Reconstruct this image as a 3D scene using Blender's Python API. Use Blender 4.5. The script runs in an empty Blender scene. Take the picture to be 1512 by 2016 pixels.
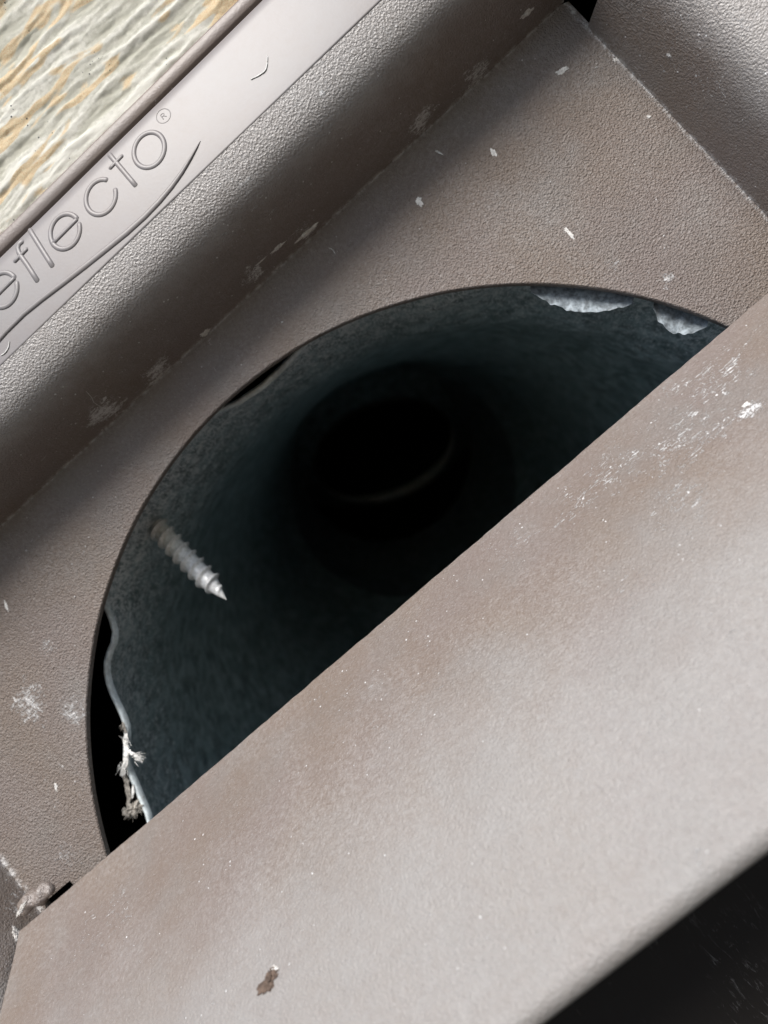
import bpy, bmesh, math, random
from mathutils import Vector, Matrix, noise
from mathutils.bvhtree import BVHTree

random.seed(7)
MM = 0.001
SC = bpy.context.scene
COL = SC.collection

# ---------------------------------------------------------------- camera
# vent coordinates in mm: u along the wall (right), v up the wall, h out of the wall (the back plate is h = 0)
def W(u, v, h):
    return Vector((u*MM, -h*MM, v*MM))
RC = Matrix(((0.75002108, 0.65391629, 0.0993069),
             (-0.64916838, 0.75654808, -0.07883789),
             (-0.12668382, -0.00533682, 0.99192879)))     # camera axes in vent coordinates
TOW = Matrix(((1, 0, 0), (0, 0, -1), (0, 1, 0)))
CAM_H = 87.0
FPX = 1514.0
cam = bpy.data.cameras.new('camera')
cam.sensor_fit = 'VERTICAL'; cam.sensor_height = 36.0
cam.lens = FPX/2016*36
cam.clip_start = 0.002; cam.clip_end = 50
cam.dof.use_dof = True
cam.dof.focus_distance = 0.079
cam.dof.aperture_fstop = 28
camo = bpy.data.objects.new('camera', cam); COL.objects.link(camo)
camo.matrix_world = Matrix.Translation(W(0, 0, CAM_H)) @ (TOW @ RC).to_4x4()
SC.camera = camo

# ---------------------------------------------------------------- sky, sun, exposure
sun_dir = TOW @ Vector((0.10, 0.94, 0.80)).normalized()      # towards the sun
elev = math.asin(sun_dir.z)
world = bpy.data.worlds.new('World'); SC.world = world
world.use_nodes = True
wn = world.node_tree
sky = wn.nodes.new('ShaderNodeTexSky'); sky.sky_type = 'NISHITA'; sky.sun_disc = False
sky.sun_elevation = elev
sky.sun_rotation = math.atan2(sun_dir.x, sun_dir.y)
sky.air_density = 1.0; sky.dust_density = 1.5; sky.ozone_density = 1.0
bg = wn.nodes['Background']; bg.inputs['Strength'].default_value = 0.11
wn.links.new(sky.outputs['Color'], bg.inputs['Color'])
sun = bpy.data.lights.new('sun', 'SUN'); sun.energy = 4.0; sun.angle = math.radians(28)
sun.color = (1.0, 0.965, 0.92)
suno = bpy.data.objects.new('sun', sun); COL.objects.link(suno)
suno.rotation_euler = sun_dir.to_track_quat('Z', 'Y').to_euler()
vs = SC.view_settings
vs.view_transform = 'Standard'; vs.look = 'None'; vs.exposure = 0.35; vs.gamma = 1.0; vs.use_curve_mapping = False

# ---------------------------------------------------------------- helpers
def ray(px, py):
    d = RC @ Vector((px-756.0, -(py-1008.0), -FPX))
    return d
def spot(px, py, h):
    d = ray(px, py); t = (h-CAM_H)/d.z
    return Vector((d.x*t, d.y*t, h))
def obj(name, verts, faces, mat, parent=None, smooth=True, mm=True):
    me = bpy.data.meshes.new(name)
    me.from_pydata([W(*v) if mm else v for v in verts], [], faces)
    if mat: me.materials.append(mat)
    me.validate()
    o = bpy.data.objects.new(name, me); COL.objects.link(o)
    if parent: o.parent = parent
    if smooth:
        me.polygons.foreach_set('use_smooth', [True]*len(me.polygons))
    me.update()
    return o
def fix_normals(o):
    bm = bmesh.new(); bm.from_mesh(o.data)
    bmesh.ops.remove_doubles(bm, verts=bm.verts, dist=1e-7)
    bmesh.ops.recalc_face_normals(bm, faces=bm.faces)
    bm.to_mesh(o.data); bm.free()
def sharp(o, deg=35):
    o.data.set_sharp_from_angle(angle=math.radians(deg))
def tag(o, label, cat, group=None):
    o['label'] = label; o['category'] = cat
    if group: o['group'] = group
def empty(name, loc=(0, 0, 0)):
    o = bpy.data.objects.new(name, None); COL.objects.link(o); o.location = (0, 0, 0)
    o.empty_display_size = 0.01
    return o

# ---------------------------------------------------------------- materials
class N:
    def __init__(s, name):
        s.m = bpy.data.materials.new(name); s.m.use_nodes = True
        s.t = s.m.node_tree; s.b = s.t.nodes['Principled BSDF']
        tc = s.t.nodes.new('ShaderNodeTexCoord')
        mp = s.t.nodes.new('ShaderNodeMapping'); mp.inputs['Scale'].default_value = (1000, 1000, 1000)
        s.t.links.new(tc.outputs['Object'], mp.inputs['Vector']); s.co = mp.outputs['Vector']
    def set(s, sock, v):
        if hasattr(v, 'links') or hasattr(v, 'is_linked'): s.t.links.new(v, sock)
        else: sock.default_value = v
    def stretch(s, sx, sy, sz, rot=(0, 0, 0), loc=(0, 0, 0)):
        mp = s.t.nodes.new('ShaderNodeMapping'); mp.inputs['Scale'].default_value = (sx, sy, sz)
        mp.inputs['Rotation'].default_value = rot; mp.inputs['Location'].default_value = loc
        s.t.links.new(s.co, mp.inputs['Vector']); return mp.outputs['Vector']
    def noise(s, scale, detail=2, rough=0.5, co=None, dist=0):
        n = s.t.nodes.new('ShaderNodeTexNoise'); n.inputs['Scale'].default_value = scale
        n.inputs['Detail'].default_value = detail; n.inputs['Roughness'].default_value = rough
        n.inputs['Distortion'].default_value = dist
        s.t.links.new(co or s.co, n.inputs['Vector']); return n.outputs['Fac']
    def voro(s, scale, feature='F1', co=None, rnd=1.0):
        n = s.t.nodes.new('ShaderNodeTexVoronoi'); n.feature = feature; n.inputs['Scale'].default_value = scale
        n.inputs['Randomness'].default_value = rnd
        s.t.links.new(co or s.co, n.inputs['Vector']); return n
    def ramp(s, v, lo, hi, a=0.0, b=1.0):
        n = s.t.nodes.new('ShaderNodeMapRange'); n.interpolation_type = 'SMOOTHSTEP'
        s.set(n.inputs['Value'], v); n.inputs['From Min'].default_value = lo; n.inputs['From Max'].default_value = hi
        n.inputs['To Min'].default_value = a; n.inputs['To Max'].default_value = b
        return n.outputs['Result']
    def math(s, op, a, b=0.0, c=None):
        n = s.t.nodes.new('ShaderNodeMath'); n.operation = op
        s.set(n.inputs[0], a); s.set(n.inputs[1], b)
        if c is not None: s.set(n.inputs[2], c)
        return n.outputs[0]
    def mix(s, f, a, b):
        n = s.t.nodes.new('ShaderNodeMix'); n.data_type = 'RGBA'
        s.set(n.inputs['Factor'], f)
        s.set(n.inputs[6], a if hasattr(a, 'is_linked') else (*a, 1)); s.set(n.inputs[7], b if hasattr(b, 'is_linked') else (*b, 1))
        return n.outputs[2]
    def bump(s, h, dist, strength=1.0, prev=None):
        n = s.t.nodes.new('ShaderNodeBump'); n.inputs['Distance'].default_value = dist*MM
        n.inputs['Strength'].default_value = strength
        s.set(n.inputs['Height'], h)
        if prev is not None: s.t.links.new(prev, n.inputs['Normal'])
        return n.outputs['Normal']
    def sep(s):
        n = s.t.nodes.new('ShaderNodeSeparateXYZ'); s.t.links.new(s.co, n.inputs[0]); return n.outputs
    def out(s, **k):
        k.setdefault('Specular_IOR_Level', 0.5)
        for a, v in k.items():
            a = a.replace('_', ' ')
            s.set(s.b.inputs[a], (*v, 1) if isinstance(v, tuple) and len(v) == 3 else v)
        return s.m

BROWN = (0.166, 0.127, 0.100); PINK = (0.170, 0.135, 0.119); GREY = (0.174, 0.150, 0.134); CHALK = (0.76, 0.755, 0.75)
def plastic(name, grain=1.0, scuff=1.0, mottle=1.0, crease=None, gloss=0.44, gscale=4.3, spec=0.6, patches=(), pale_zone=None, base=0.0):
    n = N(name)
    a = n.noise(0.055, 2, 0.5); b = n.noise(0.11, 3, 0.55, n.stretch(1, 1, 1, loc=(31, 7, 3)))
    col = n.mix(n.ramp(a, 0.32, 0.68), BROWN, PINK)
    col = n.mix(n.ramp(b, 0.42, 0.78), col, GREY)
    # fine pigment mottling
    col = n.mix(n.ramp(n.noise(2.2, 4, 0.75), 0.42, 0.75, 0, 0.22*mottle), col, (0.32, 0.30, 0.285))
    # chalk bloom, fine grained, fading in and out over centimetres
    fine = n.noise(1.9, 6, 0.8, n.stretch(1, 1, 1, loc=(3, 50, 9)))
    broad = n.ramp(n.noise(0.07, 3, 0.55, n.stretch(1, 1, 1, loc=(44, 2, 19))), 0.40, 0.70)
    col = n.mix(n.math('MULTIPLY', n.ramp(fine, 0.40, 0.68), n.math('MULTIPLY_ADD', broad, 0.22*mottle, 0.04*mottle)), col, (0.48, 0.465, 0.455))
    pw = n.noise(3.4, 5, 0.85, n.stretch(1, 1, 1, loc=(9, 9, 2)))
    col = n.mix(n.math('MULTIPLY', n.ramp(pw, 0.56, 0.70), 0.28*mottle), col, (0.62, 0.60, 0.58))
    X = n.sep()
    if pale_zone:                                  # paler zone with an uneven border; on the frame crest it paints sky sheen
        ax, e0, e1, amt, na, bc = pale_zone
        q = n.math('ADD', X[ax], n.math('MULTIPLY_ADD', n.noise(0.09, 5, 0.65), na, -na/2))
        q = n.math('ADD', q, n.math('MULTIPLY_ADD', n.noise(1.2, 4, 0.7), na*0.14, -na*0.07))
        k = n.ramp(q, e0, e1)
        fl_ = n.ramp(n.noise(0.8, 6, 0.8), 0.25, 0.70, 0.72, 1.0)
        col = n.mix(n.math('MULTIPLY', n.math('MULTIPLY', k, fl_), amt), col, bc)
    # white dust and scuffs: fine broken marks, dense inside worn patches, rare elsewhere
    area = n.ramp(n.noise(0.10, 3, 0.6, n.stretch(1, 1, 1, loc=(80, 5, 1))), 0.44, 0.68, base, 0.55)
    for c, rx, amt in patches:
        vm = n.t.nodes.new('ShaderNodeVectorMath'); vm.operation = 'DISTANCE'
        n.t.links.new(n.co, vm.inputs[0]); vm.inputs[1].default_value = tuple(W(*c)*1000)
        dd = n.math('ADD', vm.outputs['Value'], n.math('MULTIPLY_ADD', n.noise(0.5, 6, 0.72), rx*2.6, -rx*1.3))
        area = n.math('MAXIMUM', area, n.ramp(dd, 0.0, rx*1.4, min(1.1, amt*1.15), 0.0))
    st = n.noise(1.0, 6, 0.78, n.stretch(0.9, 3.2, 3.6, rot=(0, 0.15, 0)), 0.8)
    st2 = n.noise(1.0, 4, 0.75, n.stretch(4.2, 3.0, 1.0, rot=(0, 0.6, 0)), 1.0)
    thr = n.math('MULTIPLY_ADD', area, -0.295, 0.775)
    s3 = n.math('MAXIMUM', n.ramp(n.math('SUBTRACT', st, thr), 0.0, 0.06), n.ramp(n.math('SUBTRACT', st2, n.math('ADD', thr, 0.03)), 0.0, 0.05))
    v2 = n.voro(2.2, co=n.stretch(1, 1, 1, rot=(1.3, 0.2, 0.9)))
    sc2 = n.t.nodes.new('ShaderNodeSeparateColor'); n.t.links.new(v2.outputs['Color'], sc2.inputs[0])
    wob = n.math('ADD', v2.outputs['Distance'], n.math('MULTIPLY_ADD', n.noise(9.0, 2, 0.6), 0.40, -0.2))
    s2 = n.ramp(n.math('SUBTRACT', n.math('MULTIPLY', n.ramp(sc2.outputs[1], 0.90, 1.0), n.math('MULTIPLY_ADD', area, 0.30, 0.10)), wob), 0.0, 0.04)
    dirt = n.math('MULTIPLY', n.math('MAXIMUM', s2, s3), 0.8*scuff)
    if crease:                                  # white dust caught along the mould creases
        k = None
        for ax, at, wd, am in crease:
            dd = n.math('ABSOLUTE', n.math('SUBTRACT', X[ax], at))
            mk = n.math('MULTIPLY', n.ramp(dd, 0.0, wd, am, 0.0), n.ramp(n.noise(1.3, 4, 0.75), 0.42, 0.62))
            k = mk if k is None else n.math('MAXIMUM', k, mk)
        dirt = n.math('MAXIMUM', dirt, k)
    col = n.mix(dirt, col, CHALK)
    # moulded leather grain
    g1 = n.voro(gscale*0.85, 'F1', n.stretch(1, 1, 1, rot=(0.5, 0.3, 0.2)))
    g2 = n.noise(gscale*1.25, 2, 0.6)
    gh = n.math('ADD', n.math('MULTIPLY', g1.outputs['Distance'], 0.55), g2)
    nb = n.bump(gh, 0.20*grain, 1.0)
    nb = n.bump(n.noise(0.35, 3, 0.5), 0.10*min(1, 0.1+grain), 0.6, nb)
    nb = n.bump(dirt, 0.06, 0.8, nb)
    ro = n.math('ADD', n.ramp(n.noise(0.6, 4, 0.6), 0.3, 0.7, gloss-0.05*min(1, grain), gloss+0.10*min(1, grain)), n.math('MULTIPLY', dirt, 0.1))
    return n.out(Base_Color=col, Roughness=ro, Normal=nb, Specular_IOR_Level=spec)

VT, UR, UL, VB = 36.4, 43.26, -72.3, -80.0
UC, VC, RH = -14.18, -21.76, 50.71
def sp(px, py, h): return tuple(spot(px, py, h))
def on_plane(px, py, p0, nv, nh):
    d = ray(px, py); t = (nv*p0[0]+nh*(p0[1]-CAM_H))/(nv*d.y+nh*d.z)
    return (d.x*t, d.y*t, CAM_H+d.z*t)
def fp_(px, py): return on_plane(px, py, (-1.7, 5.4), 0.762, 0.648)          # on the flap
def wp_(px, py): return on_plane(px, py, (VT, 0.9), -0.847, 0.532)           # on the upper wall
def rp_(px, py):                                                            # on the right wall
    d = ray(px, py); t = (-0.847*(UR)+0.532*(0.9-CAM_H))/(-0.847*d.x+0.532*d.z)
    return (d.x*t, d.y*t, CAM_H+d.z*t)
m_plate = plastic('grained_plastic_plate', 1.05, 0.8, spec=0.6, crease=[(2, VT, 0.4, 0.35), (0, UR, 0.55, 0.65), (0, UL, 1.0, 0.8)],
                  patches=[(sp(90, 1275, 0), 2.2, 0.75), (sp(60, 1385, 0), 4.0, 0.9), (sp(140, 1400, 0), 3.0, 0.85), (sp(1165, 135, 0), 2.0, 0.6), (sp(1310, 548, 0), 1.5, 0.9), (sp(1210, 520, 0), 1.5, 0.7), (sp(1120, 460, 0), 3.0, 0.55), (sp(130, 1690, 0), 3.5, 0.7)])
m_wall = plastic('grained_plastic_wall', 0.62, 1.0, gloss=0.43, spec=1.1, base=0.45, pale_zone=(1, -7.0, -11.5, 0.75, 7.0, (0.38, 0.360, 0.342)), crease=[(1, 0.0, 0.6, 0.45)],  # pale zone up the crest paints the sky's reflection into the colour
                 patches=[(wp_(600, 455), 3.0, 0.9), (wp_(500, 530), 3.0, 0.85), (wp_(310, 730), 3.5, 0.95), (wp_(200, 800), 4.0, 0.95), (wp_(480, 340), 4.0, 0.75), (wp_(650, 185), 3.5, 0.8),
                          (wp_(940, 150), 3.0, 0.85), (wp_(830, 235), 3.0, 0.9), (rp_(1400, 130), 8.0, 0.55), (rp_(1480, 90), 6.0, 0.6), (wp_(420, 480), 4.0, 0.55), (sp(20, 1800, 1.0), 4.0, 0.9), (wp_(760, 70), 4.0, 0.7)])
m_smooth = plastic('smooth_plastic_band', 0.02, 0.0, mottle=0.15, gloss=0.43, spec=0.52, pale_zone=(1, -4.0, -5.0, 0.6, 1.0, (0.215, 0.212, 0.222)))
m_flap = plastic('scuffed_plastic_flap', 0.5, 0.9, mottle=1.0, base=0.0, gloss=0.46, spec=0.5, pale_zone=(2, -7.5, -20.0, 0.7, 11.0, (0.285, 0.279, 0.270)),  # paler towards the free edge
                 patches=[(fp_(1200, 900), 7.0, 0.72), (fp_(1330, 850), 9.0, 0.72), (fp_(1120, 960), 6.0, 0.68), (fp_(1400, 730), 8.0, 0.74), (fp_(1340, 980), 6.0, 0.66), (fp_(1000, 1060), 7.0, 0.60), (fp_(820, 1210), 8.0, 0.52), (fp_(640, 1370), 8.0, 0.50),
                          (fp_(210, 1790), 5.0, 0.66), (fp_(160, 1830), 5.0, 0.6), (fp_(430, 1640), 8.0, 0.52), (fp_(1090, 1915), 2.0, 0.95), (fp_(1400, 1690), 2.6, 0.9), (fp_(760, 1430), 5.0, 0.55), (fp_(1470, 800), 2.0, 0.9), (fp_(1250, 1150), 7.0, 0.5)])  # the two small ones by the free edge paint highlights
m_edge = plastic('plain_plastic_edge', 0.12, 0.4, mottle=0.4)

def metal():
    n = N('galvanised_steel')
    X = n.sep()
    a = n.noise(0.9, 7, 0.85, n.stretch(1.0, 0.6, 1.0)); b = n.voro(0.45, co=n.stretch(1, 0.5, 1))
    sc = n.t.nodes.new('ShaderNodeSeparateColor'); n.t.links.new(b.outputs['Color'], sc.inputs[0])
    col = n.mix(n.ramp(sc.outputs[0], 0, 1, 0, 0.7), (0.34, 0.44, 0.455), (0.55, 0.64, 0.66))
    col = n.mix(n.ramp(n.noise(0.35, 4, 0.7), 0.35, 0.62), (0.15, 0.20, 0.21), col)
    # white zinc bloom in speckles, thickened towards the rim to paint light there
    near = n.ramp(X[1], 4.0, 45.0, 0.07, -0.03)
    w = n.ramp(n.math('ADD', a, near), 0.55, 0.63)
    col = n.mix(n.math('MULTIPLY', w, 0.85), col, (0.96, 0.98, 0.98))
    st = n.noise(1.0, 5, 0.8, n.stretch(3.8, 1.0, 2.4, rot=(0.2, 0.5, 0)), 0.5)
    col = n.mix(n.ramp(n.math('ADD', st, near), 0.56, 0.63, 0, 0.9), col, (0.95, 0.96, 0.97))
    # long drawn scratches
    lo = n.noise(1.0, 3, 0.6, n.stretch(6.0, 0.25, 6.0, rot=(0.1, 0.1, 0.3)))
    col = n.mix(n.ramp(lo, 0.66, 0.72, 0, 0.7), col, (0.8, 0.82, 0.83))
    nb = n.bump(n.noise(0.3, 3, 0.6), 0.5, 0.8); nb = n.bump(n.noise(2.5, 4, 0.75), 0.20, 1.0, nb)
    return n.out(Base_Color=col, Metallic=0.15, Roughness=n.ramp(a, 0.3, 0.7, 0.24, 0.50), Normal=nb)
m_metal = metal()
def simple(name, col, rough=0.5, met=0.0, var=0.3, vs_=2.0, bump_=0.05, spec=0.5):
    n = N(name)
    c2 = tuple(min(1, c*(1+var)) for c in col); c1 = tuple(c*(1-var) for c in col)
    f = n.noise(vs_, 4, 0.65)
    return n.out(Base_Color=n.mix(n.ramp(f, 0.3, 0.7), c1, c2), Roughness=rough, Metallic=met, Specular_IOR_Level=spec, Normal=n.bump(n.noise(vs_*2, 3, 0.6), bump_, 0.8))
m_rim = simple('bright_cut_metal', (0.66, 0.72, 0.73), 0.5, 0.1, 0.2, 1.5, 0.03)
m_collar = simple('highlight_collar_metal', (0.95, 0.96, 0.94), 0.3, 0.0, 0.04, 0.3, 0.02)  # whitened colour paints the light on the collar's lower rim
m_tape = simple('pale_foil', (0.25, 0.285, 0.31), 0.55, 0.1, 0.5, 1.6, 0.10)
m_screw = simple('zinc_screw_steel', (0.92, 0.92, 0.88), 0.36, 0.12, 0.3, 2.5, 0.03)
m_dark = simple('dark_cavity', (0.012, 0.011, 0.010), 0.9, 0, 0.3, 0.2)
m_pan = simple('shade_dark_plastic', (0.012, 0.010, 0.009), 0.95, 0, 0.6, 1.0, 0.05, 0.0)  # near-black colour stands in for shade along the lower frame
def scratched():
    n = N('shade_black_scratched')  # black base paints shade, with pale scratches over it
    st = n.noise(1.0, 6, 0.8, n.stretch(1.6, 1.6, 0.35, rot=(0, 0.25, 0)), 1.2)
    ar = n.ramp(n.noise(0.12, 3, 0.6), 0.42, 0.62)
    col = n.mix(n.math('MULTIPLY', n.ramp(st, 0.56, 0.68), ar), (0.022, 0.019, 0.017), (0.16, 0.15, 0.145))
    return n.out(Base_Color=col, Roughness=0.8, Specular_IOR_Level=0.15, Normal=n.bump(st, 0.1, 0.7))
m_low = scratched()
m_lint = simple('white_lint', (0.72, 0.71, 0.68), 0.9, 0, 0.15, 4.0, 0.05)
m_clump = simple('grey_lint', (0.36, 0.33, 0.29), 0.9, 0, 0.45, 2.5, 0.15)
m_chip = simple('white_paint_chip', (0.66, 0.64, 0.61), 0.7, 0, 0.2, 3.0, 0.08)

# ---------------------------------------------------------------- wall cavity (dark space in the wall behind the vent)
def box_open(name, u0, u1, v0, v1, h0, h1, mat):
    vv = [(u, v, h) for h in (h0, h1) for v in (v0, v1) for u in (u0, u1)]
    return obj(name, vv, [(0, 2, 3, 1), (0, 1, 5, 4), (2, 6, 7, 3), (0, 4, 6, 2), (1, 3, 7, 5)], mat, smooth=False)
cav = box_open('wall_cavity', -160, 130, -165, 125, -420, 5.5, m_dark); cav['kind'] = 'structure'

# ---------------------------------------------------------------- siding
def m_siding():
    n = N('painted_grain_siding')
    at = n.t.nodes.new('ShaderNodeAttribute'); at.attribute_name = 'stain'
    ah = n.t.nodes.new('ShaderNodeAttribute'); ah.attribute_name = 'relief'
    f = n.noise(2.2, 4, 0.7)
    hh = n.math('ADD', ah.outputs['Fac'], n.math('MULTIPLY_ADD', f, 0.5, -0.25))
    col = n.mix(n.ramp(hh, 0.25, 0.62), (0.58, 0.56, 0.46), (0.88, 0.85, 0.75))
    grain = n.noise(7, 3, 0.8)
    och = n.mix(n.ramp(grain, 0.35, 0.65), (0.72, 0.50, 0.27), (0.82, 0.70, 0.48))
    col = n.mix(n.ramp(n.math('ADD', at.outputs['Fac'], n.math('MULTIPLY_ADD', grain, 0.5, -0.25)), 0.36, 0.58), col, och)
    # black mildew dots in small groups
    v = n.voro(2.6); s = n.t.nodes.new('ShaderNodeSeparateColor'); n.t.links.new(v.outputs['Color'], s.inputs[0])
    ar = n.ramp(n.noise(0.16, 2, 0.5, n.stretch(1, 1, 1, loc=(7, 7, 77))), 0.58, 0.66)
    k = n.ramp(n.math('SUBTRACT', n.math('MULTIPLY', n.ramp(s.outputs[0], 0.55, 1.0), n.math('MULTIPLY', ar, 0.30)), v.outputs['Distance']), 0, 0.03)
    col = n.mix(k, col, (0.05, 0.05, 0.045))
    nb = n.bump(n.noise(3.5, 7, 0.9), 0.28, 1.0)
    return n.out(Base_Color=col, Roughness=0.7, Normal=nb)
def relief(u, v):
    w = noise.noise(Vector((u*0.05, v*0.12, 3.1)))*1.1 + noise.noise(Vector((u*0.25, v*0.35, 9.0)))*0.35
    vv = v + w + 0.03*u
    a = noise.noise(Vector((u*0.055, vv*0.66, 0.0)))
    r = noise.noise(Vector((u*0.07, vv*0.62, 5.0))); b = 1-abs(r)*2.8            # sharp crests
    r2 = noise.noise(Vector((u*0.2, vv*1.15, 15.0))); b2 = 1-abs(r2)*2.8
    c = noise.noise(Vector((u*0.7, vv*2.2, 7.0)))
    d = noise.noise(Vector((u*2.0, v*3.0, 2.0))); e = noise.noise(Vector((u*5.0, v*5.5, 6.0)))
    return 0.75*a + 0.20*b + 0.30*noise.noise(Vector((u*0.14, vv*1.1, 25.0))) + 0.09*b2 + 0.13*c + 0.10*d + 0.06*e, w
def siding():
    verts, faces, st, rl = [], [], [], []
    HB = 8.0
    def patch(u0, u1, v0, v1, nu, nv):
        base = len(verts)
        for j in range(nv+1):
            for i in range(nu+1):
                u = u0+(u1-u0)*i/nu; v = v0+(v1-v0)*j/nv
                r, w = relief(u, v)
                verts.append((u, v, HB-0.6+0.68*r)); rl.append(0.35+r*0.6)
                p = noise.noise(Vector((u*0.085+4.2, (v+w)*0.42, 20.0))) + 0.6*noise.noise(Vector((u*0.4, (v+w)*1.4, 33.0)))
                st.append(max(0.0, min(1.0, 0.27+1.25*p+0.40*(r-0.2))))
        for j in range(nv):
            for i in range(nu):
                a = base+j*(nu+1)+i; faces.append((a, a+1, a+nu+2, a+nu+1))
    u0, u1, v0, v1 = UL-19, UR+19, VB-19, VT+19.5
    patch(-105, 45, v1, 85, 560, 200)
    patch(-160, 130, 85, 125, 140, 40)
    patch(-160, -105, v1, 85, 30, 30); patch(45, 130, v1, 85, 60, 30)
    patch(-160, u0, v0, v1, 40, 90); patch(u1, 130, v0, v1, 50, 90); patch(-160, 130, -165, v0, 120, 50)
    o = obj('siding_wall', verts, faces, m_siding())
    for nm, d in (('stain', st), ('relief', rl)):
        at = o.data.attributes.new(nm, 'FLOAT', 'POINT'); at.data.foreach_set('value', d)
    tag(o, 'cream and ochre painted wall siding with embossed wood grain ridges beside the vent', 'wall siding')
siding()

# ---------------------------------------------------------------- vent hood
vent = empty('wall_vent')
tag(vent, 'weathered taupe plastic wall vent with raised lettering on its upper rim and a tilted flap', 'wall vent')

def plate():
    T = 1.1; NS = 288
    verts, faces = [], []
    ring = []
    for i in range(NS):
        a = 2*math.pi*i/NS
        c, s = math.cos(a), math.sin(a)
        tu = ((UR+0.4-UC)/c if c > 1e-9 else (UL-0.4-UC)/c if c < -1e-9 else 1e9)
        tv = ((VT+0.4-VC)/s if s > 1e-9 else (VB-0.4-VC)/s if s < -1e-9 else 1e9)
        t = min(tu, tv); ring.append((a, RH, t))
    prof = []
    for a, r, t in ring:
        c, s = math.cos(a), math.sin(a)
        wob = 0.05*noise.noise(Vector((c*6, s*6, 1)))
        pts = [(r+0.15+wob, -T), (r+wob, -T+0.15), (r+wob, -0.12), (r+0.12+wob, 0.0)] + [(r+0.12+(t-r-0.12)*k/6, 0.0) for k in range(1, 7)] + [(t, -T)]
        prof.append(len(verts))
        for q, h in pts: verts.append((UC+c*q, VC+s*q, h))
    K = 11
    for i in range(NS):
        b0 = i*K; b1 = ((i+1) % NS)*K
        for k in range(K-1): faces.append((b0+k, b1+k, b1+k+1, b0+k+1))
        faces.append((b0+K-1, b1+K-1, b1, b0))
    o = obj('back_plate', verts, faces, m_plate, vent); fix_normals(o); sharp(o, 40)
    # slot beside the hinge pin
    cb = obj('cut', [(u, v, h) for h in (-4, 4) for v in (-9.5, -1.7) for u in (-71.3, -66.7)],
             [(0, 1, 3, 2), (4, 6, 7, 5), (0, 4, 5, 1), (2, 3, 7, 6), (0, 2, 6, 4), (1, 5, 7, 3)], None, smooth=False)
    fix_normals(cb)
    md = o.modifiers.new('slot', 'BOOLEAN'); md.object = cb; md.operation = 'DIFFERENCE'; md.solver = 'EXACT'
    dg = bpy.context.evaluated_depsgraph_get()
    me = bpy.data.meshes.new_from_object(o.evaluated_get(dg))
    o.modifiers.clear(); o.data = me; sharp(o, 40)
    bpy.data.objects.remove(cb)
plate()

PROF = [(0, 0), (0.4, 2.0), (0.85, 4.0), (1.35, 6.0), (1.9, 7.8), (2.5, 9.2), (3.1, 10.15), (3.8, 10.85), (4.6, 11.32), (5.5, 11.65), (6.5, 11.9), (7.0, 12.0), (7.6, 12.1)]
def lip_h(d): return 12.16-0.12*(d-7.6)-0.005*(d-12.0)**2+0.09
def prof_d(h):
    for (d0, h0), (d1, h1) in zip(PROF, PROF[1:]):
        if h0 <= h <= h1: return d0+(d1-d0)*(h-h0)/(h1-h0)
    return PROF[-1][0]
def strip(name, side, prof, mat, nseg=40, slot=None, thick=None, parent=None, wav=0.0):
    """one side of the frame: profile (offset outward, height) run between mitred corners"""
    verts, faces = [], []
    K = len(prof)
    for i in range(nseg+1):
        t = i/nseg
        for d, h in prof:
            if side in ('top', 'bottom'):
                u = (UL-d)+(UR-UL+2*d)*t; v = VT+d if side == 'top' else VB-d
            else:
                v = (VB-d)+(VT-VB+2*d)*t; u = UR+d if side == 'right' else UL-d
            w = wav*noise.noise(Vector((u*0.08, v*0.08, h*0.1)))
            verts.append((u, v, h+w))
    for i in range(nseg):
        for k in range(K-1):
            a = i*K+k
            q = (a, a+1, a+K+1, a+K)
            if slot:
                c = [sum(verts[x][j] for x in q)/4 for j in range(3)]
                if slot(c): continue
            faces.append(q)
    return obj(name, verts, faces, mat, parent or vent)
def slotf(c): return c[1] > 32.45 and c[2] < 9
def right_wall():
    verts, faces = [], []
    rows = [-80+ (32.47+80)*i/60 for i in range(61)]
    K = len(PROF)
    vs_ = []
    for i, v in enumerate(rows):
        for d, h in PROF:
            f = i/60
            lo = VB-d; hi = 32.47+0.02*h
            verts.append((UR+d, lo+(hi-lo)*f, h))
    for i in range(60):
        for k in range(K-1):
            a = i*K+k; faces.append((a, a+K, a+K+1, a+1))
    b = len(verts)
    n2 = 6                                  # above the slot
    up = [p for p in PROF if p[1] >= 8]
    for i in range(n2+1):
        for d, h in up:
            lo = 32.47+0.02*h; hi = VT+d
            verts.append((UR+d, lo+(hi-lo)*i/n2, h))
    K2 = len(up)
    for i in range(n2):
        for k in range(K2-1):
            a = b+i*K2+k; faces.append((a, a+K2, a+K2+1, a+1))
    o = obj('frame_wall', verts, faces, m_wall, vent); fix_normals(o)
    return o
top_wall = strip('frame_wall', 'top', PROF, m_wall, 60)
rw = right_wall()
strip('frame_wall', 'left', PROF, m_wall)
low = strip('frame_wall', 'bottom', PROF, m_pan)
low['label'] = 'lower frame wall coloured dark to stand for the shade of the flap'

BAND = [(7.6, 12.1), (7.64, lip_h(7.7))] + [(7.8+q*1.0, lip_h(7.8+q*1.0)) for q in range(10)] + [(17.1, 10.75), (17.35, 10.4), (17.45, 10.0), (17.5, 8.6)]
bands = {}
for s in ('top', 'right', 'left', 'bottom'):
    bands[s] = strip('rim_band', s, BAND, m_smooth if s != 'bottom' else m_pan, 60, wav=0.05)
FL = [(18.42, 8.4), (18.45, 9.38), (18.55, 9.48), (19.75, 9.5), (19.95, 9.38), (20.0, 3.0)]
for s in ('top', 'right', 'left', 'bottom'):
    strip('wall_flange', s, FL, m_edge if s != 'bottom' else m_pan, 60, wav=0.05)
    g = strip('flange_joint', s, [(17.45, 9.6), (17.5, 8.3), (18.40, 8.3), (18.43, 8.9)], m_dark, 4)

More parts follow.
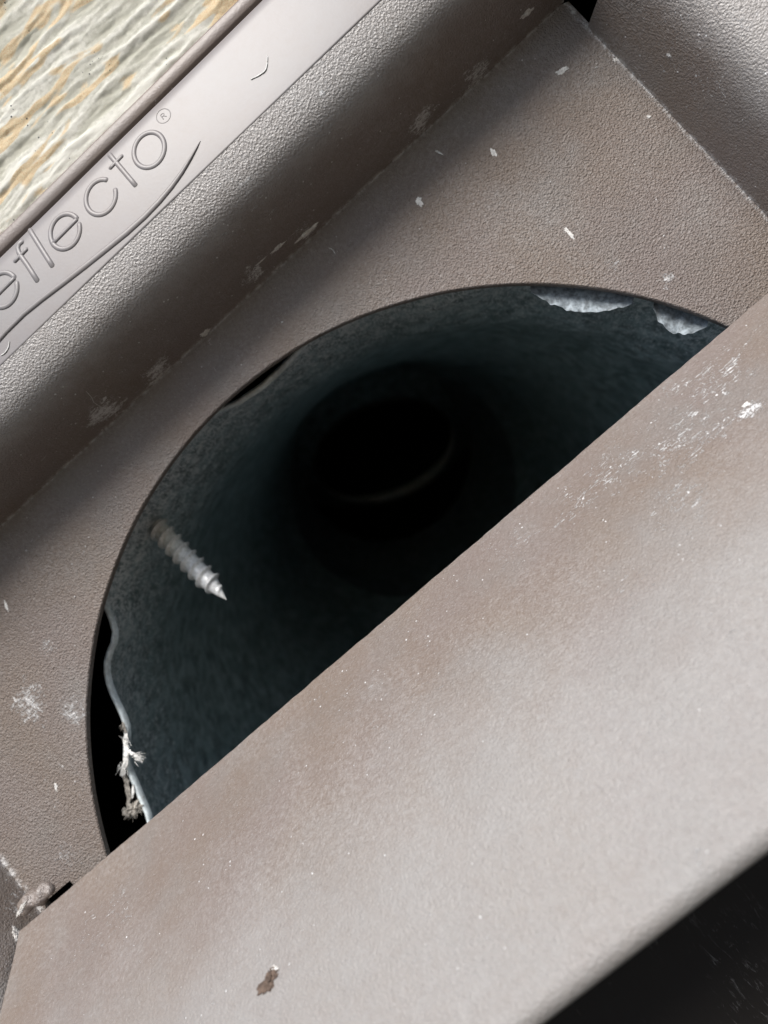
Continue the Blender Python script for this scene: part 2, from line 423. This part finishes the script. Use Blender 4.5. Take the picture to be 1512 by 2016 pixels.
# raised lettering on the upper rim, swept strokes
TB = bands['top']
LH = 11.55
def stroke(paths, name, mat, hgt=0.14):
    verts, faces = [], []
    for pts, wd in paths:
        n = len(pts); PR = [(-1, -0.12), (-0.88, 0.3), (-0.68, 0.68), (-0.36, 0.93), (0, 1.0), (0.36, 0.93), (0.68, 0.68), (0.88, 0.3), (1, -0.12)]
        K = len(PR); base = len(verts)
        closed = (pts[0]-pts[-1]).length < 1e-6
        for i in range(n):
            p = pts[i]
            if closed: tg = pts[(i+1) % (n-1)]-pts[(i-1) % (n-1)]
            else: tg = pts[min(i+1, n-1)]-pts[max(i-1, 0)]
            tg = Vector((tg.x, tg.y)).normalized(); nr = Vector((-tg.y, tg.x))
            w = wd[i] if isinstance(wd, (list, tuple)) else wd
            for x, z in PR:
                verts.append((p.x+nr.x*x*w/2, p.y+nr.y*x*w/2, lip_h(p.y-VT)+z*hgt*min(1, w/0.3)))
        for i in range(n-1):
            for k in range(K-1):
                a = base+i*K+k; faces.append((a, a+1, a+K+1, a+K))
        if not closed:
            for i0, sgn in ((0, -1), (n-1, 1)):
                c = len(verts); p = pts[i0]; q = pts[1] if i0 == 0 else pts[-2]
                dr = Vector((p.x-q.x, p.y-q.y)).normalized(); w = wd[i0] if isinstance(wd, (list, tuple)) else wd
                # rounded end
                prev = [base+i0*K+k for k in range(K)]
                cur = []
                for x, z in PR:
                    b = math.sqrt(max(0, 1-x*x))*0.5*w
                    nr = Vector((-dr.y, dr.x))*(1 if sgn > 0 else -1)
                    verts.append((p.x+nr.x*x*w/2+dr.x*b, p.y+nr.y*x*w/2+dr.y*b, lip_h(p.y-VT)-0.05)); cur.append(len(verts)-1)
                for k in range(K-1): faces.append((prev[k], prev[k+1], cur[k+1], cur[k]))
    o = obj(name, verts, faces, mat, TB); fix_normals(o)
    return o
def Z(x, y): return spot(x/2.52, y/2.52, LH)       # a point on the rim
ZS = 1/2.52/20.05                                    # size there, mm
def arc(c, r, a0, a1, n=48, lean=0.10):
    out = []
    for i in range(n+1):
        a = math.radians(a0+(a1-a0)*i/n)
        y = r*math.sin(a); out.append(Vector((c.x+r*math.cos(a)+lean*y, c.y+y, LH)))
    if abs(a1-a0) == 360: out[-1] = out[0].copy()
    return out
def line(a, b, n=6): return [a.lerp(b, i/n) for i in range(n+1)]
SW = 30*ZS
R_ = 91*ZS
for cx, cy in ((12, 1438), (322, 1148)):
    c = Z(cx, cy)
    stroke([(arc(c, R_, 3, 342), SW), (line(c+Vector((-R_*0.97, 0, 0)), c+Vector((R_*0.98, 0.05, 0))), SW*0.85)], 'letter', m_smooth)
c = Z(500, 978); stroke([(arc(c, R_, 33, 342), SW)], 'letter', m_smooth)
c = Z(740, 744); stroke([(arc(c, R_, 0, 360), SW)], 'letter', m_smooth)
stroke([(line(Z(135, 1135), Z(265, 1322)), SW)], 'letter', m_smooth)
stroke([(line(Z(533, 757), Z(678, 925)), SW), (line(Z(541, 830), Z(600, 768)), SW*0.8)], 'letter', m_smooth)
fp = [Z(190, 1395), Z(160, 1352), Z(130, 1310), Z(100, 1272), Z(82, 1245), Z(76, 1222), Z(82, 1203), Z(97, 1192)]
stroke([(fp, SW), (line(Z(66, 1293), Z(124, 1232)), SW*0.8)], 'letter', m_smooth)
c = Z(805, 568); r = 40*ZS
stroke([(arc(c, r, 0, 360, 32, 0), 0.10), (line(c+Vector((-0.22, -0.3, 0)), c+Vector((-0.18, 0.3, 0))), 0.10),
        ([c+Vector(q) for q in ((-0.18, 0.3, 0), (0.1, 0.3, 0), (0.2, 0.18, 0), (0.1, 0.02, 0), (-0.2, 0, 0))], 0.10),
        (line(c+Vector((0, 0, 0)), c+Vector((0.2, -0.3, 0))), 0.10)], 'registered_mark', m_smooth, 0.08)
sw = [(-120, 1835, 26), (-40, 1745, 28), (40, 1652, 30), (130, 1562, 32), (220, 1490, 34), (330, 1408, 36), (435, 1328, 38), (540, 1245, 38), (640, 1165, 38), (730, 1085, 36), (800, 1012, 35), (860, 940, 32), (910, 870, 28), (955, 795, 20), (985, 740, 11), (1001, 708, 3)]
stroke([([Z(x, y) for x, y, w in sw], [w*ZS for x, y, w in sw])], 'swoosh', m_smooth, 0.18)

# ---------------------------------------------------------------- flap
def flap():
    prof = [(-2.45, 3.1), (-2.35, 3.6), (-2.7, 4.05)]
    for i in range(1, 25):
        t = i/24*0.962
        prof.append((-2.7-26.0*t + 1.2*math.sin(math.pi*t)**1.2, 4.05+30.6*t + 1.0*math.sin(math.pi*t)**1.2))
    v, h = prof[-1]
    a0 = math.atan2(prof[-1][1]-prof[-2][1], prof[-1][0]-prof[-2][0])
    R = 1.3
    cx, cy = v+R*math.cos(a0+math.pi/2), h+R*math.sin(a0+math.pi/2)
    for i in range(1, 13):
        a = a0-math.pi/2+math.radians(150)*i/12
        prof.append((cx+R*math.cos(a), cy+R*math.sin(a)))
    # underside
    inner = []
    for i in range(len(prof)-1, 2, -1):
        p0 = prof[max(i-1, 0)]; p1 = prof[min(i+1, len(prof)-1)]
        tx, ty = p1[0]-p0[0], p1[1]-p0[1]; l = math.hypot(tx, ty)
        inner.append((prof[i][0]-ty/l*1.4, prof[i][1]+tx/l*1.4))
    loop = prof+inner
    verts, faces = [], []
    NU = 240; K = len(loop)
    for i in range(NU+1):
        t = i/NU
        for k_, (v, h) in enumerate(loop):
            dd = 0.155*h
            ul = UL+0.05-dd; ur = UR-0.35+dd
            u = ul+(ur-ul)*t
            s = 0.05*noise.noise(Vector((u*0.15, v*0.1, h*0.1)))
            if k_ < 4: s += 0.05*noise.noise(Vector((u*1.1, 3.3, 0.5)))
            if i == 0: u += 0.15*noise.noise(Vector((v*0.9, h*0.9, 4)))
            verts.append((u, v+s, h+s))
    for i in range(NU):
        for k in range(K):
            a = i*K+k; b = i*K+(k+1) % K
            faces.append((a, b, b+K, a+K))
    faces.append(tuple(range(K))); faces.append(tuple(NU*K+k for k in range(K)))
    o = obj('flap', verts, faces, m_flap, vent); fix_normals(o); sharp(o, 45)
    o['label'] = 'tilted flap with chalky scuffs, paler towards its rolled free edge'
    return o
fl = flap()
def added_shade_panel():
    # added panel over the lower hole so the area past the flap renders dark
    verts, faces = [], []; NU, NV = 40, 30
    for side in (0, 1):
        for j in range(NV+1):
            for i in range(NU+1):
                u = UL+0.6+(UR-UL-1.2)*i/NU; v = VB+0.8+(-20.0-VB-0.8)*j/NV
                b = 0.9*math.sin(math.pi*j/NV)+0.3*noise.noise(Vector((u*0.06, v*0.06, 2)))
                verts.append((u, v, 1.4+b-1.2*side))
    M_ = (NU+1)*(NV+1)
    for side in (0, 1):
        for j in range(NV):
            for i in range(NU):
                a = side*M_+j*(NU+1)+i; faces.append((a, a+1, a+NU+2, a+NU+1))
    edge = [i for i in range(NU+1)]+[j*(NU+1)+NU for j in range(1, NV+1)]+[NV*(NU+1)+i for i in range(NU-1, -1, -1)]+[j*(NU+1) for j in range(NV-1, 0, -1)]
    for a, b in zip(edge, edge[1:]+edge[:1]): faces.append((a, b, b+M_, a+M_))
    o = obj('added_shade_panel', verts, faces, m_low, vent); fix_normals(o); sharp(o, 40)
    o['label'] = 'added dark panel over the lower hole, standing for the shade under the tilted flap'
added_shade_panel()
def lump(name, a, b, r, mat, parent, seed, nseg=14, nr=12, rough=0.15, sq=0.8):
    """a rounded, uneven stick between two points"""
    a, b = Vector(a), Vector(b); ax = (b-a).normalized()
    x = ax.orthogonal().normalized(); y = ax.cross(x)
    verts, faces = [], []
    L = (b-a).length
    for i in range(nseg+1):
        t = i/nseg
        rr = r*(max(0.0, 1-abs(2*t-1)**4))**0.5
        for k in range(nr):
            an = 2*math.pi*k/nr
            p = a.lerp(b, t)+(x*math.cos(an)+y*math.sin(an))*rr
            q = p*(0.9/r); p += (p-a.lerp(b, t))*rough*2*noise.noise(q+Vector((seed, 0, 0)))
            verts.append(tuple(p))
    for i in range(nseg):
        for k in range(nr):
            A = i*nr+k; B = i*nr+(k+1) % nr
            faces.append((A, B, B+nr, A+nr))
    o = obj(name, verts, faces, mat, parent); fix_normals(o)
    return o
k0 = spot(38, 1792, 3.2); k1 = spot(106, 1746, 3.2)
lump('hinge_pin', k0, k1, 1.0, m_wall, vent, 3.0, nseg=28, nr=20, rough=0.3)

# ---------------------------------------------------------------- metal duct
duct = empty('metal_duct')
tag(duct, 'dark galvanised metal duct inside the round hole of the vent', 'duct')
# measured radius of the dented rim by angle (degrees anticlockwise from u)
RIM = [(0, 53.2), (70, 53.2), (76, 52.4), (79, 51.5), (82, 50.8), (86, 50.4), (90, 50.9), (92, 51.6), (94, 52.6), (100, 53.6), (112, 53.9), (118, 53.6), (121.5, 53.3), (123.8, 52.4), (126.2, 50.7), (127.9, 49.9), (129.3, 50.05), (131, 50.5), (132.6, 50.6),
       (134.5, 50.2), (136.5, 49.4), (139, 48.2), (141.5, 47.4), (144, 47.75), (146.5, 48.0), (150, 47.2), (155, 46.4), (162, 47.5), (175, 51), (190, 53), (360, 53.2)]
def rim_r(a):
    a %= 360
    for (a0, r0), (a1, r1) in zip(RIM, RIM[1:]):
        if a0 <= a <= a1:
            t = (a-a0)/(a1-a0); t = t*t*(3-2*t) if (a1-a0) > 6 else t
            return r0+(r1-r0)*t
    return 53.2
END = Vector((-20.0, 54.0))
def centre(dep):
    t = max(0.0, (dep-25)/275.0)
    return Vector((UC, VC)).lerp(END, t**1.15)
def duct_mesh():
    deps = [4.5, 5.2, 6.2, 7.5, 9, 11, 13.5, 17, 21, 26, 32, 40, 50, 62, 78, 96, 118, 140, 165, 190, 214, 217, 220, 223, 250, 275, 300]
    NS = 240; verts, faces = [], []
    for d in deps:
        c = centre(d)
        for i in range(NS):
            a = 360*i/NS; ra = math.radians(a)
            w = math.exp(-(d-4.5)/7.0)
            r = 52.6+(rim_r(a)-52.6)*w
            dn = max(0.0, math.cos(ra-math.radians(38)))**4
            r += (0.35*noise.noise(Vector((math.cos(ra)*2.2, math.sin(ra)*2.2, d*0.06)))+1.3*dn*noise.noise(Vector((math.cos(ra)*7, math.sin(ra)*7, d*0.07))))*min(1, (d-4.5)/6)
            r -= max(0, d-60)*0.035
            if 216 <= d <= 221: r -= 1.6
            verts.append((c.x+r*math.cos(ra), c.y+r*math.sin(ra), -d))
    for j in range(len(deps)-1):
        for i in range(NS):
            A = j*NS+i; B = j*NS+(i+1) % NS
            faces.append((A, B, B+NS, A+NS))
    o = obj('duct_wall', verts, faces, m_metal, duct)
    # cut sheet edge
    v2, f2 = [], []
    for i in range(NS):
        ra = math.radians(360*i/NS); r = rim_r(360*i/NS)
        for dr, h in ((0.60, -4.9), (0.56, -4.3), (0.30, -4.08), (-0.02, -4.2), (-0.14, -4.9)):
            v2.append((UC+(r+dr)*math.cos(ra), VC+(r+dr)*math.sin(ra), h))
    for i in range(NS):
        for k in range(4):
            A = i*5+k; B = ((i+1) % NS)*5+k
            f2.append((A, B, B+1, A+1))
    obj('cut_edge', v2, f2, m_rim, duct)
    # inner elbow collar far down the duct: tilted ring
    c = spot(757, 893, -300); ax = Vector((-0.24, -0.80, 0.56)).normalized()
    x = Vector((1, -0.1, 0)); x = (x-ax*x.dot(ax)).normalized(); y = ax.cross(x)
    v3, f3 = [], []
    NT = 96; Rr = 36.5; prof = [(38.5, -1.5), (37.0, 0.6), (36.0, 0.4), (35.6, -1.5), (35.4, -3.0)]
    for i in range(NT):
        a = 2*math.pi*i/NT
        rd = x*math.cos(a)+y*math.sin(a)
        lw = max(0.0, (-rd.y*0.95-rd.x*0.27)/0.6)**1.6                   # lower lip widened to shape the lit crescent
        for q, z in prof: v3.append(tuple(c+rd*(q if q > 40 else 36+(q-36)*(0.04+2.6*lw))+ax*(z*(0.12+0.9*min(1, lw)))))
    K = len(prof)
    for i in range(NT):
        for k in range(K-1):
            A = i*K+k; B = ((i+1) % NT)*K+k; f3.append((A, B, B+1, A+1))
    obj('elbow_collar', v3, f3, m_collar, duct)
    v6, f6 = [], []
    for i in range(NT):
        a = 2*math.pi*i/NT; rd = x*math.cos(a)+y*math.sin(a)
        for q, z in ((36.05, -1.9), (39, -3.5), (46, -8), (56, -12)): v6.append(tuple(c+rd*q+ax*z))
    for i in range(NT):
        for k in range(3):
            A = i*4+k; B = ((i+1) % NT)*4+k; f6.append((A, B, B+1, A+1))
    obj('elbow_shoulder', v6, f6, m_metal, duct)
    v5, f5 = [], []
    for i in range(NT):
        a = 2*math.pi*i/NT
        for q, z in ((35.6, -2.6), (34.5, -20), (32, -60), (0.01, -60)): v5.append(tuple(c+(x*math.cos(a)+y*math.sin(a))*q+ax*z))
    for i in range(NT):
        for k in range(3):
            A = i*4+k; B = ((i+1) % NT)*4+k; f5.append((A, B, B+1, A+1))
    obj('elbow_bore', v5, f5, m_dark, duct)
    # foil patches near the rim
    for a0, a1, d1 in ((34.0, 47.0, 5.5), (24.5, 31.5, 4.0)):
        v4, f4 = [], []; na, nd = 24, 8
        for j in range(nd+1):
            for i in range(na+1):
                t = i/na; a = a0+(a1-a0)*t; ra = math.radians(a)
                dm = 1.0+d1*math.sin(math.pi*min(1, 0.08+t*0.92))**0.7*(1+0.25*noise.noise(Vector((a*0.9, 0, 5))))
                d = 2.2+dm*j/nd; w = math.exp(-(d-4.5)/9.0)
                tp = math.sin(math.pi*(0.03+0.94*t))**0.8*(0.85+0.22*noise.noise(Vector((a*1.3, 1, 9)))) 
                q_ = j/nd; r = 52.8-(2.3+2.6*tp)*q_+0.10*noise.noise(Vector((a*1.2, q_*3, 2)))
                d = 2.7-1.25*q_+0.35*noise.noise(Vector((a*1.1, q_*2.5, 7)))*q_
                v4.append((UC+r*math.cos(ra), VC+r*math.sin(ra), -d))
        for j in range(nd):
            for i in range(na):
                A = j*(na+1)+i; f4.append((A, A+1, A+na+2, A+na+1))
        obj('foil_tape', v4, f4, m_tape, duct)
duct_mesh()

# ---------------------------------------------------------------- screw through the duct wall
def screw():
    a = spot(285, 1012, -13.5); b = spot(446, 1181, -10.0)
    ax = (b-a).normalized(); L = (b-a).length
    x = ax.orthogonal().normalized(); y = ax.cross(x)
    root = empty('screw'); tag(root, 'pointed zinc screw poking through the duct wall', 'screw')
    R0, TH, P = 1.18, 0.52, L/11.0
    tip = 0.80
    NL, NR = 260, 28
    verts, faces = [], []
    for i in range(NL+1):
        t = i/NL; z = t*L
        for k in range(NR):
            an = 2*math.pi*k/NR
            ph = (z/P-k/NR) % 1.0
            tr = max(0.0, 1-abs(ph-0.5)/0.24)
            core = R0 if t < tip else R0*max(0.02, (1-t)/(1-tip))**0.9
            th = TH*tr*(1 if t < tip else max(0, (0.955-t)/(0.955-tip)))
            r = core+th
            r *= 1+0.03*noise.noise(Vector((k*0.5, z*2, 1)))
            p = a+ax*z+(x*math.cos(an)+y*math.sin(an))*r
            verts.append(tuple(p))
    for i in range(NL):
        for k in range(NR):
            A = i*NR+k; B = i*NR+(k+1) % NR; faces.append((A, B, B+NR, A+NR))
    obj('threaded_shank', verts, faces, m_screw, root)
    c2 = a+ax*L*0.04
    v, f = [], []                                   # torn metal burr where it comes through
    for i in range(20):
        an = 2*math.pi*i/20; rr = 1.35+0.3*noise.noise(Vector((i*0.9, 0, 0)))
        for q, z in ((rr+0.9, -0.9), (rr+0.2, 0.1), (rr-0.25, 0.5)):
            v.append(tuple(c2+(x*math.cos(an)+y*math.sin(an))*q+ax*z))
    for i in range(20):
        for k in range(2):
            A = i*3+k; B = ((i+1) % 20)*3+k; f.append((A, B, B+1, A+1))
    obj('burr', v, f, m_metal, root)
screw()

# ---------------------------------------------------------------- lint and grit on the duct rim
def fibres(name, c, n, length, rad, mat, seed, spread=(1, 1, 1), bias=(0, 0, 0), parent=None):
    rnd = random.Random(seed); verts, faces = [], []
    for q in range(n):
        p = Vector(c)+Vector([rnd.uniform(-1, 1)*spread[i] for i in range(3)])
        d = (Vector([rnd.uniform(-1, 1) for _ in range(3)])+Vector(bias)).normalized()
        l = length*rnd.uniform(0.4, 1.1); S = 5; base = len(verts)
        x = d.orthogonal().normalized(); y = d.cross(x); cur = x*rnd.uniform(-0.5, 0.5)
        for i in range(S+1):
            t = i/S; pt = p+d*l*t+cur*l*t*t; r = rad*rnd.uniform(0.6, 1.2)*(1-0.75*t)
            for k in range(4):
                an = k*math.pi/2; verts.append(tuple(pt+(x*math.cos(an)+y*math.sin(an))*r))
        for i in range(S):
            for k in range(4):
                A = base+i*4+k; B = base+i*4+(k+1) % 4; faces.append((A, B, B+4, A+4))
    return obj(name, verts, faces, mat, parent)
def crumb(name, c, size, mat, seed, parent=None, sub=3, jag=0.5):
    bm = bmesh.new(); bmesh.ops.create_icosphere(bm, subdivisions=sub, radius=1)
    for v in bm.verts:
        n1 = noise.noise(v.co*1.6+Vector((seed, 0, 0))); n2 = noise.noise(v.co*4.5+Vector((0, seed, 0)))
        q = v.co*(1+jag*n1+jag*0.6*n2)
        v.co = W(c[0]+q.x*size[0], c[1]+q.y*size[1], c[2]+q.z*size[2])
    me = bpy.data.meshes.new(name); bm.to_mesh(me); bm.free(); me.materials.append(mat)
    o = bpy.data.objects.new(name, me); COL.objects.link(o)
    if parent: o.parent = parent
    return o
def shred(name, pts, w, mat, seed, parent):
    """a torn, crumpled strip along a path of (px, py, h)"""
    path = [spot(*p) for p in pts]; fine = []
    for i in range(len(path)-1):
        for k in range(8): fine.append(path[i].lerp(path[i+1], k/8))
    fine.append(path[-1]); n = len(fine); NW = 7; verts, faces = [], []
    for i, p in enumerate(fine):
        tg = (fine[min(i+1, n-1)]-fine[max(i-1, 0)]).normalized(); nr = Vector((-tg.y, tg.x, 0)).normalized()
        t = i/(n-1); ww = w*(0.35+0.65*math.sin(math.pi*min(1, 0.1+t*0.85)))
        for side in (0, 1):
            for k in range(NW):
                x = (k/(NW-1)-0.5)*2
                if k in (0, NW-1): x *= 0.75+0.55*abs(noise.noise(Vector((i*0.9+seed, k*3.0, 1))))*2
                q = p+nr*x*ww*0.5; z = 0.28*w*noise.noise(Vector((x*1.6, i*0.35, seed)))+0.10*noise.noise(Vector((x*5, i*1.1, seed)))
                q.z += z-(0.07 if side else 0)+0.15*w*(1-x*x)
                verts.append(tuple(q))
    ST = 2*NW
    for i in range(n-1):
        for k in range(NW-1):
            A = i*ST+k; faces.append((A, A+1, A+ST+1, A+ST)); B = A+NW; faces.append((B, B+ST, B+ST+1, B+1))
        for k in (0, NW-1):
            A = i*ST+k; faces.append((A, A+ST, A+ST+NW, A+NW))
    o = obj(name, verts, faces, mat, parent); fix_normals(o); return o
t1 = empty('lint_tuft'); tag(t1, 'white torn lint tuft stuck on the dented duct rim', 'lint')
shred('torn_strip', [(249, 1443, -4.0), (247, 1462, -3.6), (250, 1482, -3.2), (248, 1500, -3.3), (243, 1516, -3.7), (239, 1528, -3.9)], 0.85, m_lint, 2.0, t1)
shred('torn_strip', [(249, 1478, -3.1), (262, 1484, -2.9), (273, 1492, -3.1), (281, 1501, -3.4)], 0.60, m_lint, 6.0, t1)
fibres('fibre', spot(268, 1490, -3.0), 30, 1.1, 0.045, m_lint, 9, (0.5, 0.35, 0.1), (1.0, -1.6, 0.0), t1)
fibres('fibre', spot(243, 1512, -3.6), 24, 0.9, 0.045, m_lint, 12, (0.25, 0.8, 0.1), (-1.4, -1.0, 0.0), t1)
fibres('fibre', spot(250, 1460, -3.4), 20, 0.8, 0.035, m_lint, 13, (0.2, 0.8, 0.1), (0.2, 1.2, 0.0), t1)
t2 = empty('lint_clump'); tag(t2, 'grey brown lint clump hanging below the white tuft at the flap edge', 'lint')
shred('torn_strip', [(244, 1520, -4.4), (250, 1545, -4.4), (254, 1568, -4.3), (252, 1590, -4.2)], 0.8, m_clump, 11.0, t2)
shred('torn_strip', [(262, 1545, -4.0), (262, 1560, -3.9), (260, 1572, -4.0)], 0.4, m_lint, 31.0, t2)
p = spot(266, 1590, -4.4)
crumb('core', p, (1.25, 0.75, 0.55), m_clump, 5.0, t2, sub=4, jag=0.75)
crumb('core', spot(250, 1598, -4.2), (0.6, 0.5, 0.4), m_clump, 9.0, t2, sub=4, jag=0.8)
fibres('fibre', p, 70, 0.9, 0.05, m_clump, 14, (1.1, 0.7, 0.3), (-0.6, -0.5, 0.1), t2)
t3 = empty('lint_thread'); tag(t3, 'thin strip of brown lint on the duct rim above the white tuft', 'lint')
shred('torn_strip', [(241, 1418, -4.2), (244, 1432, -4.0), (249, 1446, -4.0)], 0.42, m_clump, 15.0, t3)
fibres('fibre', spot(244, 1435, -4.0), 20, 0.5, 0.035, m_clump, 21, (0.12, 0.7, 0.1), (-1.0, 0, 0), t3)

# ---------------------------------------------------------------- paint chips and fibres on the plastic
dg = bpy.context.evaluated_depsgraph_get()
HITS = []
for o in [ob for ob in SC.objects if ob.type == 'MESH' and ob.parent is vent]:
    me = o.data
    HITS.append(BVHTree.FromPolygons([v.co for v in me.vertices], [tuple(pl.vertices) for pl in me.polygons]))
def hit(px, py):
    o = W(0, 0, CAM_H); d = (TOW @ ray(px, py)).normalized(); best = None
    for b in HITS:
        loc, nr, i, dist = b.ray_cast(o, d)
        if loc is not None and (best is None or dist < best[2]): best = (loc, nr if nr.dot(d) < 0 else -nr, dist)
    return best
def chip(name, px, py, w, l, ang, label, seed, mat=m_chip, cat='paint chip', grp='white paint chips on the plastic'):
    h = hit(px, py)
    if not h: return
    loc, nr, _ = h
    d = (TOW @ (RC @ Vector((math.cos(ang), math.sin(ang), 0)))); x = (d-nr*d.dot(nr)).normalized(); y = nr.cross(x)
    bm = bmesh.new(); bmesh.ops.create_icosphere(bm, subdivisions=4, radius=1)
    for v in bm.verts:
        q = v.co*(1+0.8*noise.noise(v.co*1.5+Vector((seed, 0, 0)))+0.7*noise.noise(v.co*3.7+Vector((0, seed, 0)))+0.5*noise.noise(v.co*9+Vector((0, 0, seed))))
        v.co = loc+(x*q.x*l+y*q.y*w+nr*(q.z*min(w, l)*0.35))*MM
    me = bpy.data.meshes.new(name); bm.to_mesh(me); bm.free(); me.materials.append(mat)
    o = bpy.data.objects.new(name, me); COL.objects.link(o); tag(o, label, cat, grp)
A = math.radians(42)
for i, (x, y, w, l, an, lab) in enumerate([
    (403, 656, 0.35, 0.55, 1.2, 'small triangular white chip on the inner crease left of the hole top'),
    (606, 456, 0.32, 1.25, A, 'long white chip on the inner crease above the hole, largest of the chips'),
    (547, 487, 0.22, 0.75, A+0.2, 'narrow white chip just left of the longest chip on the upper wall'),
    (513, 515, 0.10, 0.7, A+0.1, 'thin white sliver below the narrow chip on the upper wall'),
    (826, 397, 0.25, 0.45, 1.9, 'white chip on the plate between the crease and the hole top'),
    (1106, 140, 0.22, 0.60, 0.5, 'white curl on the plate near the black corner slot'),
    (1036, 27, 0.28, 0.65, 0.5, 'white blob on the upper wall just left of the black corner slot'),
    (864, 300, 0.08, 0.45, 2.6, 'tiny white sliver on the dark plate under the crease'),
    (971, 300, 0.20, 0.35, 2.2, 'white crumb on the plate midway between crease and corner'),
    (1212, 117, 0.20, 0.25, 0.3, 'round white crumb on the crease below the corner slot'),
    (1277, 230, 0.16, 0.18, 0.3, 'white grain on the plate beside the right crease'),
    (1120, 458, 0.14, 0.7, -0.9, 'white scrape flake on the plate above the hole top'),
    (12, 1192, 0.12, 0.6, 1.9, 'white spike shaped chip on the plate at the left edge'),
    (1317, 108, 0.16, 0.22, 0.3, 'white speck on the right wall'),
    (110, 1549, 0.14, 0.45, 1.6, 'pale chip on the plate left of the hole'),
    (42, 1790, 0.20, 0.9, 1.0, 'white paint flake beside the hinge pin'),
    (32, 1838, 0.40, 0.75, 1.3, 'white paint blob below the hinge pin'),
    (1470, 797, 0.20, 0.28, 0.3, 'white speck on the flap right of the hole'),
]): chip('paint_chip', x, y, w, l, an, lab, i*3.7+1)
m_gouge = simple('brown_gouge', (0.10, 0.068, 0.05), 0.8, 0, 0.4, 3.0, 0.1)
chip('scab', 530, 1932, 0.55, 1.0, 1.2, 'brown gouged scab on the lower left of the flap', 71.0, m_gouge, 'scab', None)
chip('paint_chip', 540, 1908, 0.22, 0.30, 0.3, 'white chip at the upper end of the brown scab on the flap', 77.0)
def fibre_on(name, pts, rad, label, mat=m_lint):
    cs = []
    for x, y in pts:
        h = hit(x, y); cs.append(h[0]+h[1]*rad*MM*0.7)
    fine = []
    for i in range(len(cs)-1):
        p0, p1, p2, p3 = cs[max(i-1, 0)], cs[i], cs[i+1], cs[min(i+2, len(cs)-1)]
        for k in range(5):
            t = k/5
            fine.append(0.5*((2*p1)+(-p0+p2)*t+(2*p0-5*p1+4*p2-p3)*t*t+(-p0+3*p1-3*p2+p3)*t**3))
    fine.append(cs[-1])
    verts, faces = [], []
    for i, c in enumerate(fine):
        tg = (fine[min(i+1, len(fine)-1)]-fine[max(i-1, 0)]).normalized(); x = tg.orthogonal().normalized(); y = tg.cross(x)
        r = rad*MM*(0.25+0.9*math.sin(math.pi*(0.12+0.76*i/(len(fine)-1)))*(0.7+0.5*noise.noise(Vector((i*0.6, rad*50, 0)))))
        for k in range(6):
            an = k*math.pi/3; verts.append(c+(x*math.cos(an)+y*math.sin(an))*r)
    for i in range(len(fine)-1):
        for k in range(6):
            A_ = i*6+k; B_ = i*6+(k+1) % 6; faces.append((A_, B_, B_+6, A_+6))
    o = obj(name, verts, faces, mat, mm=False); tag(o, label, 'fibre', 'pale fibres on the plastic')
fibre_on('fibre', [(494, 157), (510, 149), (522, 140), (526, 128), (527, 112)], 0.075, 'white curved fibre on the smooth rim above the lettering')
fibre_on('fibre', [(19, 672), (17, 684), (10, 695), (2, 700)], 0.07, 'white curved fibre below the swoosh at the left edge')
fibre_on('fibre', [(169, 770), (180, 782), (186, 793), (203, 803)], 0.035, 'thin pale hair on the dark upper wall above the hole left')
fibre_on('fibre', [(647, 488), (655, 492), (660, 500)], 0.04, 'short pale hair beside the longest chip')
